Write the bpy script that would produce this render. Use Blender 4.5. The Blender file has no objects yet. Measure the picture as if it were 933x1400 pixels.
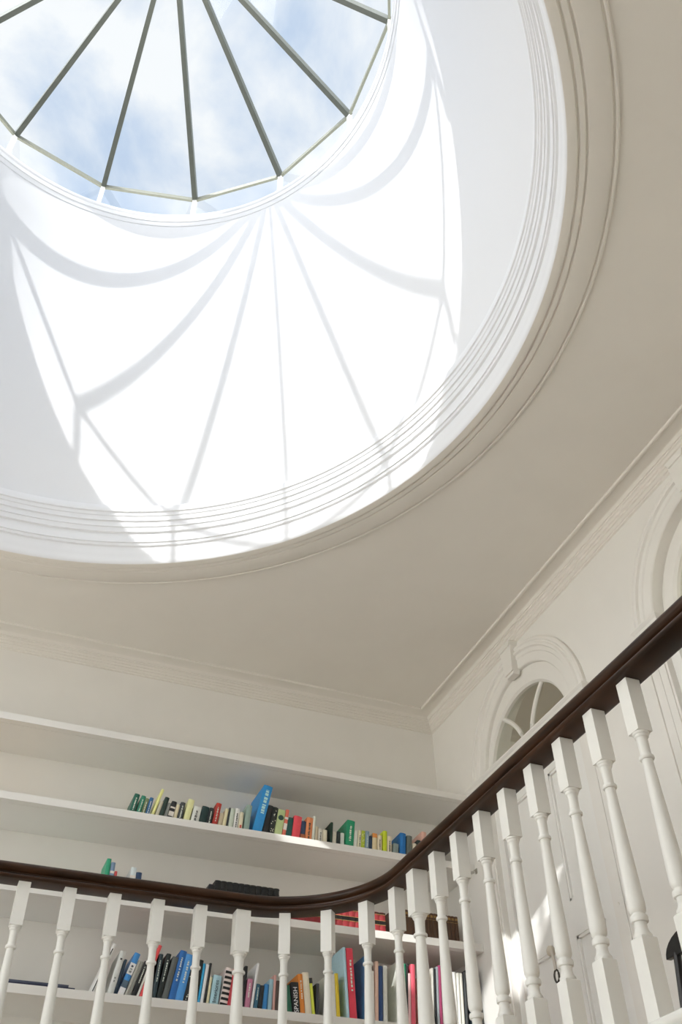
import bpy, bmesh, math, random
from mathutils import Vector, Matrix
random.seed(7)
PI = math.pi
SC = bpy.context.scene
COL = SC.collection

# ------------------------------------------------------------------ camera
cam_d = bpy.data.cameras.new('camera')
cam = bpy.data.objects.new('camera', cam_d); COL.objects.link(cam)
cam_d.sensor_fit = 'VERTICAL'; cam_d.sensor_height = 24.0
cam_d.lens = 1292.12 / 1400 * 24.0
cam_d.clip_start = 0.05; cam_d.clip_end = 200
R_ = Vector((0.927906, -0.37256, -0.013781)); U_ = Vector((-0.24556, -0.638574, 0.729331)); F_ = Vector((0.280519, 0.673367, 0.684022))
cam.matrix_world = Matrix(((R_.x, U_.x, -F_.x, 0), (R_.y, U_.y, -F_.y, 0), (R_.z, U_.z, -F_.z, -0.60), (0, 0, 0, 1)))
SC.camera = cam

# ------------------------------------------------------------------ world, sun, exposure
SUN_AZ, SUN_EL = math.radians(41.45), math.radians(42.4)
sdir = Vector((math.cos(SUN_EL) * math.cos(SUN_AZ), math.cos(SUN_EL) * math.sin(SUN_AZ), -math.sin(SUN_EL)))
sun_d = bpy.data.lights.new('sun', 'SUN'); sun_d.energy = 3.9; sun_d.angle = math.radians(0.55); sun_d.color = (1, .98, .955)
sun = bpy.data.objects.new('sun', sun_d); COL.objects.link(sun)
sun.rotation_euler = sdir.to_track_quat('-Z', 'Y').to_euler(); sun.location = (-6, -5, 9)
SKY_STRENGTH = 1.0
w = bpy.data.worlds.new('sky'); SC.world = w; w.use_nodes = True
nt = w.node_tree; N = nt.nodes; L = nt.links; N.clear()
def nd(t, **k):
    n = N.new(t)
    for a, b in k.items(): setattr(n, a, b)
    return n
tc = nd('ShaderNodeTexCoord'); mp = nd('ShaderNodeMapping'); L.new(tc.outputs['Generated'], mp.inputs['Vector'])
mp.inputs['Location'].default_value = (9.4, 6.3, 1.7); mp.inputs['Scale'].default_value = (2.2, 1.7, 1.7)
nz = nd('ShaderNodeTexNoise'); nz.inputs['Scale'].default_value = 1.6; nz.inputs['Detail'].default_value = 7; nz.inputs['Roughness'].default_value = .55; nz.inputs['Distortion'].default_value = .5
L.new(mp.outputs['Vector'], nz.inputs['Vector'])
cr = nd('ShaderNodeValToRGB'); L.new(nz.outputs['Fac'], cr.inputs['Fac'])
e = cr.color_ramp.elements
e[0].position = .34; e[0].color = (.27, .385, .62, 1)
e[1].position = .56; e[1].color = (.80, .815, .835, 1)
m_ = cr.color_ramp.elements.new(.45); m_.color = (.48, .575, .72, 1)
# brighter haze towards the horizon and the sun, ground below
sx = nd('ShaderNodeSeparateXYZ'); L.new(tc.outputs['Generated'], sx.inputs[0])
hz = nd('ShaderNodeMapRange'); L.new(sx.outputs['Z'], hz.inputs['Value'])
for i, v in ((1, .17), (2, .0), (3, 0.), (4, 1.)): hz.inputs[i].default_value = v
mh = nd('ShaderNodeMixRGB'); L.new(hz.outputs[0], mh.inputs['Fac']); L.new(cr.outputs['Color'], mh.inputs['Color1']); mh.inputs['Color2'].default_value = (9.0, 8.7, 8.3, 1)
dt = nd('ShaderNodeVectorMath', operation='DOT_PRODUCT'); L.new(tc.outputs['Generated'], dt.inputs[0]); dt.inputs[1].default_value = tuple(-sdir)
gl = nd('ShaderNodeMapRange'); L.new(dt.outputs['Value'], gl.inputs['Value'])
for i, v in ((1, .50), (2, .90), (3, 0.), (4, 1.)): gl.inputs[i].default_value = v
ms = nd('ShaderNodeMixRGB'); L.new(gl.outputs[0], ms.inputs['Fac']); L.new(mh.outputs['Color'], ms.inputs['Color1']); ms.inputs['Color2'].default_value = (2.5, 2.55, 2.65, 1)
gr = nd('ShaderNodeMapRange'); L.new(sx.outputs['Z'], gr.inputs['Value'])
for i, v in ((1, .03), (2, -.03), (3, 0.), (4, 1.)): gr.inputs[i].default_value = v
mg = nd('ShaderNodeMixRGB'); L.new(gr.outputs[0], mg.inputs['Fac']); L.new(ms.outputs['Color'], mg.inputs['Color1']); mg.inputs['Color2'].default_value = (3.6, 3.45, 3.2, 1)
bg = nd('ShaderNodeBackground'); bg.inputs['Strength'].default_value = SKY_STRENGTH; L.new(mg.outputs['Color'], bg.inputs['Color'])
wo = nd('ShaderNodeOutputWorld'); L.new(bg.outputs[0], wo.inputs['Surface'])
w.cycles.sampling_method = 'MANUAL'; w.cycles.sample_map_resolution = 512
SC.view_settings.view_transform = 'Standard'; SC.view_settings.look = 'None'
SC.view_settings.gamma = 1.0; SC.view_settings.use_curve_mapping = False
SC.view_settings.exposure = 0.32
SC.cycles.max_bounces = 14; SC.cycles.diffuse_bounces = 9; SC.cycles.transparent_max_bounces = 16
SC.cycles.use_denoising = True; SC.cycles.sample_clamp_indirect = 6.0

# ------------------------------------------------------------------ materials
def lin(h):
    h = h.lstrip('#'); o = []
    for i in (0, 2, 4):
        c = int(h[i:i + 2], 16) / 255
        o.append(c / 12.92 if c <= .04045 else ((c + .055) / 1.055) ** 2.4)
    return o
MATS = {}
def mat(name, rgb, rough=.6, metal=0., noise=0., nscale=40., bump=0., spec=.5, coat=0.):
    if name in MATS: return MATS[name]
    m = bpy.data.materials.new(name); m.use_nodes = True
    n = m.node_tree.nodes; l = m.node_tree.links; b = n['Principled BSDF']
    b.inputs['Base Color'].default_value = (*rgb, 1); b.inputs['Roughness'].default_value = rough
    b.inputs['Metallic'].default_value = metal; b.inputs['Specular IOR Level'].default_value = spec
    b.inputs['Coat Weight'].default_value = coat
    if noise or bump:
        t = n.new('ShaderNodeTexCoord'); z = n.new('ShaderNodeTexNoise'); z.inputs['Scale'].default_value = nscale; z.inputs['Detail'].default_value = 4
        l.new(t.outputs['Object'], z.inputs['Vector'])
        if noise:
            r = n.new('ShaderNodeValToRGB'); l.new(z.outputs['Fac'], r.inputs['Fac'])
            r.color_ramp.elements[0].position = .3; r.color_ramp.elements[1].position = .7
            r.color_ramp.elements[0].color = (*[c * (1 - noise) for c in rgb], 1); r.color_ramp.elements[1].color = (*[min(1, c * (1 + noise)) for c in rgb], 1)
            l.new(r.outputs['Color'], b.inputs['Base Color'])
        if bump:
            p = n.new('ShaderNodeBump'); p.inputs['Strength'].default_value = bump; p.inputs['Distance'].default_value = .002
            l.new(z.outputs['Fac'], p.inputs['Height']); l.new(p.outputs['Normal'], b.inputs['Normal'])
    MATS[name] = m; return m
M_WALL = mat('wall_paint', (.80, .785, .75), .75, noise=.012, nscale=6, spec=.3)
M_CEIL = mat('ceiling_paint', (.78, .75, .70), .85, noise=.015, nscale=4, spec=.2)
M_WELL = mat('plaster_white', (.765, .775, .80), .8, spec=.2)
M_TRIM = mat('trim_gloss_paint', (.83, .83, .81), .38, noise=.008, nscale=15, spec=.4)
M_SHELF = mat('shelf_paint', (.83, .82, .79), .4, noise=.008, nscale=10, spec=.4)
M_BAL = mat('baluster_paint', (.82, .815, .78), .35, noise=.012, nscale=30, spec=.45)
M_METAL = mat('glazing_metal', (.10, .11, .095), .45, metal=.2, noise=.06, nscale=30)
M_CURB = mat('white_frame', (.84, .86, .85), .5)
M_BRASS = mat('steel', (.55, .53, .48), .3, metal=.9)
M_BLACK = mat('black_paint', (.012, .012, .013), .4)
M_PAGES = mat('paper', (.78, .74, .64), .9, noise=.06, nscale=200)
def wood_mat(name, c1, c2, rough, scale, axis='X'):
    m = bpy.data.materials.new(name); m.use_nodes = True
    n = m.node_tree.nodes; l = m.node_tree.links; b = n['Principled BSDF']
    t = n.new('ShaderNodeTexCoord'); mpp = n.new('ShaderNodeMapping'); l.new(t.outputs['Object'], mpp.inputs['Vector'])
    mpp.inputs['Scale'].default_value = (3, 3, 40)
    z = n.new('ShaderNodeTexNoise'); z.inputs['Scale'].default_value = scale; z.inputs['Detail'].default_value = 5; l.new(mpp.outputs[0], z.inputs['Vector'])
    r = n.new('ShaderNodeValToRGB'); l.new(z.outputs['Fac'], r.inputs['Fac'])
    r.color_ramp.elements[0].position = .32; r.color_ramp.elements[0].color = (*c1, 1); r.color_ramp.elements[1].position = .7; r.color_ramp.elements[1].color = (*c2, 1)
    l.new(r.outputs['Color'], b.inputs['Base Color']); b.inputs['Roughness'].default_value = rough
    b.inputs['Coat Weight'].default_value = .0; b.inputs['Specular IOR Level'].default_value = .28; b.inputs['Coat Roughness'].default_value = .18
    return m
M_RAIL = wood_mat('mahogany', (.016, .0065, .0025), (.058, .023, .009), .34, 2.0)
M_CARPET = mat('carpet', (.42, .39, .35), .95, noise=.1, nscale=80)
M_FLOOR = wood_mat('oak_floor', (.34, .22, .12), (.46, .31, .18), .5, 1.5)
def glass_mat(name, tint=(.96, .98, .98), g=.05):
    m = bpy.data.materials.new(name); m.use_nodes = True
    n = m.node_tree.nodes; l = m.node_tree.links; n.clear()
    tr = n.new('ShaderNodeBsdfTransparent'); tr.inputs[0].default_value = (*tint, 1)
    gs = n.new('ShaderNodeBsdfGlossy'); gs.inputs['Roughness'].default_value = .02
    mx = n.new('ShaderNodeMixShader'); mx.inputs[0].default_value = g; o = n.new('ShaderNodeOutputMaterial')
    l.new(tr.outputs[0], mx.inputs[1]); l.new(gs.outputs[0], mx.inputs[2]); l.new(mx.outputs[0], o.inputs['Surface'])
    return m
M_GLASS = glass_mat('clear_glass'); M_GLASS2 = glass_mat('fanlight_glass', (.85, .87, .84), .10)

# ------------------------------------------------------------------ mesh helpers
class MB:
    def __init__(s): s.v = []; s.f = []
    def add(s, vs, fs):
        o = len(s.v); s.v += [tuple(v) for v in vs]; s.f += [tuple(i + o for i in f) for f in fs]; return s
    def box(s, a, b, M=None):
        (x0, y0, z0), (x1, y1, z1) = a, b
        vs = [Vector(p) for p in ((x0, y0, z0), (x1, y0, z0), (x1, y1, z0), (x0, y1, z0), (x0, y0, z1), (x1, y0, z1), (x1, y1, z1), (x0, y1, z1))]
        if M: vs = [M @ v for v in vs]
        return s.add(vs, [(0, 3, 2, 1), (4, 5, 6, 7), (0, 1, 5, 4), (1, 2, 6, 5), (2, 3, 7, 6), (3, 0, 4, 7)])
    def lathe(s, prof, c=(0, 0), n=24, closed=False):
        m = len(prof); vs = []
        for i in range(n):
            a = 2 * PI * i / n; ca, sa = math.cos(a), math.sin(a)
            vs += [(c[0] + r * ca, c[1] + r * sa, z) for r, z in prof]
        fs = []
        for i in range(n):
            j = (i + 1) % n
            for k in range(m if closed else m - 1):
                k2 = (k + 1) % m
                fs.append((i * m + k, j * m + k, j * m + k2, i * m + k2))
        s.add(vs, fs)
        return s
    def sweep(s, prof, path, caps=True):
        # prof: (a along path normal, z); path: (x, y, nx, ny)
        m = len(prof); n = len(path); vs = []
        for x, y, nx, ny in path: vs += [(x + nx * a, y + ny * a, z) for a, z in prof]
        fs = [(i * m + k, (i + 1) * m + k, (i + 1) * m + (k + 1) % m, i * m + (k + 1) % m) for i in range(n - 1) for k in range(m)]
        if caps: fs += [tuple(range(m - 1, -1, -1)), tuple((n - 1) * m + k for k in range(m))]
        return s.add(vs, fs)
    def tube(s, pts, r, n=8):
        pts = [Vector(p) for p in pts]; vs = []; rr = r if isinstance(r, (list, tuple)) else [r] * len(pts)
        up = Vector((0, 0, 1))
        for i, p in enumerate(pts):
            t = (pts[min(i + 1, len(pts) - 1)] - pts[max(i - 1, 0)]).normalized()
            a = t.cross(up if abs(t.z) < .95 else Vector((1, 0, 0))).normalized(); b = t.cross(a)
            vs += [p + (a * math.cos(2 * PI * k / n) + b * math.sin(2 * PI * k / n)) * rr[i] for k in range(n)]
        fs = [(i * n + k, i * n + (k + 1) % n, (i + 1) * n + (k + 1) % n, (i + 1) * n + k) for i in range(len(pts) - 1) for k in range(n)]
        fs += [tuple(range(n)), tuple((len(pts) - 1) * n + k for k in range(n - 1, -1, -1))]
        return s.add(vs, fs)
    def prism(s, poly, a, b, fn):
        # poly 2D points, extruded between a and b; fn(u, v, t) -> xyz
        n = len(poly)
        vs = [fn(u, v, a) for u, v in poly] + [fn(u, v, b) for u, v in poly]
        fs = [tuple(range(n)), tuple(range(2 * n - 1, n - 1, -1))] + [(i, (i + 1) % n, n + (i + 1) % n, n + i) for i in range(n)]
        return s.add(vs, fs)
    def build(s, name, m, parent=None, smooth=30, bevel=0, recalc=True):
        me = bpy.data.meshes.new(name); me.from_pydata(s.v, [], s.f)
        bm = bmesh.new(); bm.from_mesh(me)
        if recalc: bmesh.ops.recalc_face_normals(bm, faces=bm.faces)
        if bevel: bmesh.ops.bevel(bm, geom=bm.edges[:], offset=bevel, segments=2, affect='EDGES', profile=.6)
        ng = [f for f in bm.faces if len(f.verts) > 4]
        if ng: bmesh.ops.triangulate(bm, faces=ng)
        bm.to_mesh(me); bm.free()
        if smooth:
            for p in me.polygons: p.use_smooth = True
            me.set_sharp_from_angle(angle=math.radians(smooth))
        me.materials.append(m)
        o = bpy.data.objects.new(name, me); COL.objects.link(o)
        if parent: o.parent = parent
        return o
def empty(name, loc=(0, 0, 0), rot=(0, 0, 0), parent=None):
    o = bpy.data.objects.new(name, None); COL.objects.link(o); o.location = loc; o.rotation_euler = rot; o.empty_display_size = .1
    if parent: o.parent = parent
    return o
def tag(o, label, cat, group=None):
    o['label'] = label; o['category'] = cat
    if group: o['group'] = group
    return o
def struct(o): o['kind'] = 'structure'; return o
def copy_tree(o, parent=None):
    c = o.copy(); COL.objects.link(c); c.parent = parent
    for ch in o.children: copy_tree(ch, c)
    return c

# ------------------------------------------------------------------ dimensions (metres, gallery floor at z = 0)
XR, YB, XL, YF, ZC, ZLOW = 2.581, 4.7506, -3.06, -1.0, 2.5686, -2.4
CX, CY = -0.242, 2.107
R0, R1, R2 = 2.037, 1.860, 1.803
Z2, R3, Z3 = 2.902, 1.408, 5.093
YS = 4.405                      # shelf fronts
S_TOP = (1.904, 1.4994, 1.0871, 0.6781, 0.27)
BX, BY, RC = 1.6226, 3.829, 0.5  # balustrade centre line and corner radius

# ------------------------------------------------------------------ ceiling with the round opening
def ring_path(n=128): return [(CX + math.cos(2 * PI * i / n), CY + math.sin(2 * PI * i / n)) for i in range(n)]
mb = MB(); n = 160; rin = 1.90
vs = []
for i in range(n):
    a = 2 * PI * i / n; c, s = math.cos(a), math.sin(a)
    t = min([(lim - o) / d for d, o, lim in ((c, CX, XR), (c, CX, XL), (s, CY, YB), (s, CY, YF)) if abs(d) > 1e-6 and (lim - o) / d > 0])
    vs += [(CX + rin * c, CY + rin * s, ZC), (CX + t * c, CY + t * s, ZC)]
mb.add(vs, [(2 * i, 2 * ((i + 1) % n), 2 * ((i + 1) % n) + 1, 2 * i + 1) for i in range(n)])
for px, py in ((XR, YB), (XL, YB), (XL, YF), (XR, YF)):
    k = min(range(n), key=lambda i: (vs[2 * i + 1][0] - px) ** 2 + (vs[2 * i + 1][1] - py) ** 2)
    k2 = min([(k + 1) % n, (k - 1) % n], key=lambda i: (vs[2 * i + 1][0] - px) ** 2 + (vs[2 * i + 1][1] - py) ** 2)
    mb.add([vs[2 * k + 1], vs[2 * k2 + 1], (px, py, ZC)], [(0, 1, 2)])
struct(mb.build('ceiling', M_CEIL, smooth=0))
# flat architrave round the opening, on the ceiling
z = ZC
prof = [(2.052, z + .002), (2.052, z - .004), (2.046, z - .010), (2.040, z - .010), (2.036, z - .004), (2.030, z - .004), (2.026, z - .012), (2.018, z - .015), (1.945, z - .015),
        (1.941, z - .010), (1.936, z - .010), (1.932, z - .018), (1.915, z - .018), (1.911, z - .013), (1.907, z - .013), (1.902, z - .022), (1.880, z - .024), (1.868, z - .022)]
b = z
prof.append((1.867, z - .0205))
struct(MB().lathe(prof, (CX, CY), 192).build('trim_0', M_CEIL, smooth=35))
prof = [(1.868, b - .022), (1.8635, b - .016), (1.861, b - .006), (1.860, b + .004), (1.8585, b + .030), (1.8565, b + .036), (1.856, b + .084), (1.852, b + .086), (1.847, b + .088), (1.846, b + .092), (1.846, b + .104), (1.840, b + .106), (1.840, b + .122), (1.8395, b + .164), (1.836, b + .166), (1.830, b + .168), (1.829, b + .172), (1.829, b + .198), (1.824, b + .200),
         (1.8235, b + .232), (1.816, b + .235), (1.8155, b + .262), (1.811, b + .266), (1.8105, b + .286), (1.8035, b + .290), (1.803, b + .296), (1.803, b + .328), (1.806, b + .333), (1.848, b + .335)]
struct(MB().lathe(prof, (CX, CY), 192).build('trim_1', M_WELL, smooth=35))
# tall tapering shaft up to the glass
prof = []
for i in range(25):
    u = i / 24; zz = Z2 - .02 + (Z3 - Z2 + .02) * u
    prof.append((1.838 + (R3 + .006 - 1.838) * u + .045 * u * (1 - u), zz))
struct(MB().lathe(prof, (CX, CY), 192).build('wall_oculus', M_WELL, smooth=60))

# ------------------------------------------------------------------ glazed lantern
SKX, SKY, SKR, SKZ, SKA, NB, PH = -.225, 2.135, 1.400, 5.462, 6.495, 14, math.radians(90.66)
lant = tag(empty('skylight', (SKX, SKY, Z3)), 'conical glass skylight of fourteen panes above the round white shaft', 'skylight')
def rel(p): return (p[0] - SKX, p[1] - SKY, p[2] - Z3)
q = Z3
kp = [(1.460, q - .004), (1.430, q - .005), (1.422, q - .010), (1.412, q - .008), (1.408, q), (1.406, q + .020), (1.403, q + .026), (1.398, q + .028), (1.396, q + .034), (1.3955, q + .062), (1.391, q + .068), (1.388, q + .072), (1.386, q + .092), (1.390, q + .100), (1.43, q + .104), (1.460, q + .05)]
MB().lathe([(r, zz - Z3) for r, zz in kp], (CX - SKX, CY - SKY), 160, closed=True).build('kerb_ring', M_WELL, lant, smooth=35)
def pol(k, r, zz): return Vector((r * math.cos(PH + k * 2 * PI / NB), r * math.sin(PH + k * 2 * PI / NB), zz - Z3))
apex = Vector((0, 0, SKA - Z3))
def bar_between(a, b, w_, h_, up):
    t = (b - a).normalized(); s_ = t.cross(up).normalized(); u_ = s_.cross(t)
    M = Matrix((( s_.x, t.x, u_.x, a.x), (s_.y, t.y, u_.y, a.y), (s_.z, t.z, u_.z, a.z), (0, 0, 0, 1)))
    return MB().box((-w_ / 2, 0, -h_ / 2), (w_ / 2, (b - a).length, h_ / 2), M)
ef = MB()
for k in range(NB):
    e0, e1 = pol(k, SKR, SKZ), pol(k + 1, SKR, SKZ)
    bar_between(e0, apex, .032, .055, Vector((0, 0, 1))).build('glazing_bar', M_METAL, lant, smooth=0)
    ef.v, ef.f = ef.v, ef.f
    bb = bar_between(e0, e1, .016, .034, Vector((0, 0, 1))); ef.add(bb.v, bb.f)
    g = MB().add([e0, e1, apex], [(0, 1, 2)]).build('glass_pane', M_GLASS, lant, smooth=0)
    c0, c1 = pol(k, 1.402, q + .10), pol(k + 1, 1.402, q + .10)
    MB().add([c0, c1, e1, e0], [(0, 1, 2, 3)]).build('kerb_pane', M_GLASS, lant, smooth=0)
    bar_between(c0, e0, .026, .026, Vector((math.cos(PH + k * 2 * PI / NB), math.sin(PH + k * 2 * PI / NB), 0))).build('kerb_mullion', M_CURB, lant, smooth=0)
ef.build('eave_frame', mat('eave_metal', (.20, .21, .17), .5), lant, smooth=0)
MB().lathe([(.0, SKA - Z3 - .07), (.05, SKA - Z3 - .06), (.06, SKA - Z3), (.03, SKA - Z3 + .05), (0, SKA - Z3 + .06)], (0, 0), 20).build('apex_cap', M_METAL, lant)

# ------------------------------------------------------------------ walls
TH = .14
mb = MB(); mb.box((XL - .2, YB, ZLOW), (XR + TH, YB + .16, ZC + .05)); struct(mb.build('wall_back', M_WALL, smooth=0))
ARCH_Y = (3.725, 2.156, .587); AZ, RIN, ROUT = 1.870, .440, .575
def arch_pts(cy, r, n=28, a0=0, a1=PI): return [(cy + r * math.cos(a0 + (a1 - a0) * i / n), AZ + r * math.sin(a0 + (a1 - a0) * i / n)) for i in range(n + 1)]
poly = [(YB, 0.0)]
for cy in ARCH_Y:
    poly += [(cy + RIN, 0.0)] + arch_pts(cy, RIN) + [(cy - RIN, 0.0)]
poly += [(YF, 0.0), (YF, ZC + .05), (YB, ZC + .05)]
struct(MB().prism(poly, XR, XR + TH, lambda u, v, t: (t, u, v)).build('wall_right', M_WALL, smooth=0))
struct(MB().box((XR, YF, ZLOW), (XR + TH, YB, 0)).build('wall_lower_right', M_WALL, smooth=0))

def window_wall(name, along, at, lo, hi, wins, zlo, zhi, th):
    """wall with tall rectangular window openings; along 'x' or 'y'"""
    mb = MB()
    def bx(a0, a1, z0, z1):
        if a1 - a0 < 1e-4: return
        if along == 'y': mb.box((at - th, a0, z0), (at, a1, z1))
        else: mb.box((a0, at - th, z0), (a1, at, z1))
    c = lo
    for a0, a1 in wins:
        bx(c, a0, ZLOW, ZC + .05); bx(a0, a1, ZLOW, zlo); bx(a0, a1, zhi, ZC + .05); c = a1
    bx(c, hi, ZLOW, ZC + .05)
    return struct(mb.build(name, M_WALL, smooth=0))
WZ0, WZ1 = -1.2, 2.25
ADDED_LW = ((.0, 1.4), (1.6, 3.0), (3.2, 4.6)); FW = ()  # unseen left windows, added to bring daylight fill into the room
window_wall('wall_left', 'y', XL, YF, YB, ADDED_LW, WZ0, WZ1, .2)
window_wall('wall_front', 'x', YF, XL, XR, FW, WZ0, WZ1, .2)
wi = 3
for along, at, ws in (('y', XL - .1, ADDED_LW), ('x', YF - .1, FW)):
    for a0, a1 in ws:
        mb = MB()
        def bx(p0, p1, z0, z1, t=.03):
            if along == 'y': mb.box((at - t, p0, z0), (at + t, p1, z1))
            else: mb.box((p0, at - t, z0), (p1, at + t, z1))
        bx(a0, a0 + .06, WZ0, WZ1); bx(a1 - .06, a1, WZ0, WZ1); bx(a0, a1, WZ0, WZ0 + .07); bx(a0, a1, WZ1 - .06, WZ1)
        bx((a0 + a1) / 2 - .015, (a0 + a1) / 2 + .015, WZ0, WZ1, .02)
        for k in (1, 2, 3): zz = WZ0 + (WZ1 - WZ0) * k / 4; bx(a0, a1, zz - .013, zz + .013, .018)
        f = struct(mb.build('window_%d' % wi, M_TRIM, smooth=0)); wi += 1  # frame of an added, out-of-view fill window
        g = MB()
        if along == 'y': g.add([(at, a0, WZ0), (at, a1, WZ0), (at, a1, WZ1), (at, a0, WZ1)], [(0, 1, 2, 3)])
        else: g.add([(a0, at, WZ0), (a1, at, WZ0), (a1, at, WZ1), (a0, at, WZ1)], [(0, 1, 2, 3)])
        g.build('window_pane', M_GLASS, f, smooth=0)

# room beyond the fanlights
struct(MB().box((XR + TH + 1.6, YF, -.1), (XR + TH + 1.7, YB, ZC)).box((XR + TH, YB, -.1), (XR + TH + 1.7, YB + .1, ZC)).build('wall_beyond', M_WALL, smooth=0))
struct(MB().box((XR + TH, YF, ZC - .02), (XR + TH + 1.7, YB, ZC + .06)).build('ceiling_beyond', M_CEIL, smooth=0))
struct(MB().box((XR + TH, YF, -.1), (XR + TH + 1.7, YB, 0)).build('floor_beyond', M_FLOOR, smooth=0))

# ------------------------------------------------------------------ floors
struct(MB().box((XL - .2, YF - .2, ZLOW - .1), (XR + TH, YB + .1, ZLOW)).build('floor_lower', M_CARPET, smooth=0))
path = [(XL, BY, 0, -1), (BX - RC, BY, 0, -1)]
for i in range(1, 25):
    a = PI / 2 * (1 - i / 24); path.append((BX - RC + RC * math.cos(a), BY - RC + RC * math.sin(a), -math.cos(a), -math.sin(a)))
path.append((BX, YF, -1, 0))
outl = [(x + nx * .04, y + ny * .04) for x, y, nx, ny in path] + [(XR, YF), (XR, YB), (XL, YB)]
struct(MB().prism(outl, -.26, 0.0, lambda u, v, t: (u, v, t)).build('floor', M_FLOOR, smooth=0))
nose = [(-.05, .001), (-.05, .020), (-.044, .026), (.052, .026), (.062, .022), (.067, .014), (.067, .006), (.062, -.002), (.056, -.006), (.052, -.014), (.052, -.05), (.056, -.056), (.056, -.27), (.0405, -.27), (.0405, .001)]
struct(MB().sweep(nose, path).build('trim_2', M_BAL, smooth=40))

# ------------------------------------------------------------------ ceiling cornice (back and right walls, mitred) and the other two
zc = ZC
cp = [(.0, zc), (.140, zc), (.140, zc - .008), (.136, zc - .012), (.128, zc - .012), (.124, zc - .007), (.118, zc - .003), (.066, zc - .003), (.058, zc - .006), (.052, zc - .014), (.050, zc - .022), (.044, zc - .024), (.044, zc - .032), (.037, zc - .036), (.034, zc - .046), (.027, zc - .049), (.026, zc - .060), (.019, zc - .063), (.014, zc - .074), (.008, zc - .077), (.008, zc - .086), (.0, zc - .090)]
e = .0
r2 = 1.0
cpath = [(XL, YB, 0, -1), (XR, YB, -1, -1), (XR, YF, -1, 0)]
struct(MB().sweep(cp, cpath).build('trim_3', M_CEIL, smooth=25))
cpath = [(XR, YF, 0, 1), (XL, YF, 1, 1), (XL, YB, 1, 0)]
struct(MB().sweep(cp, cpath).build('trim_4', M_CEIL, smooth=25))

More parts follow.
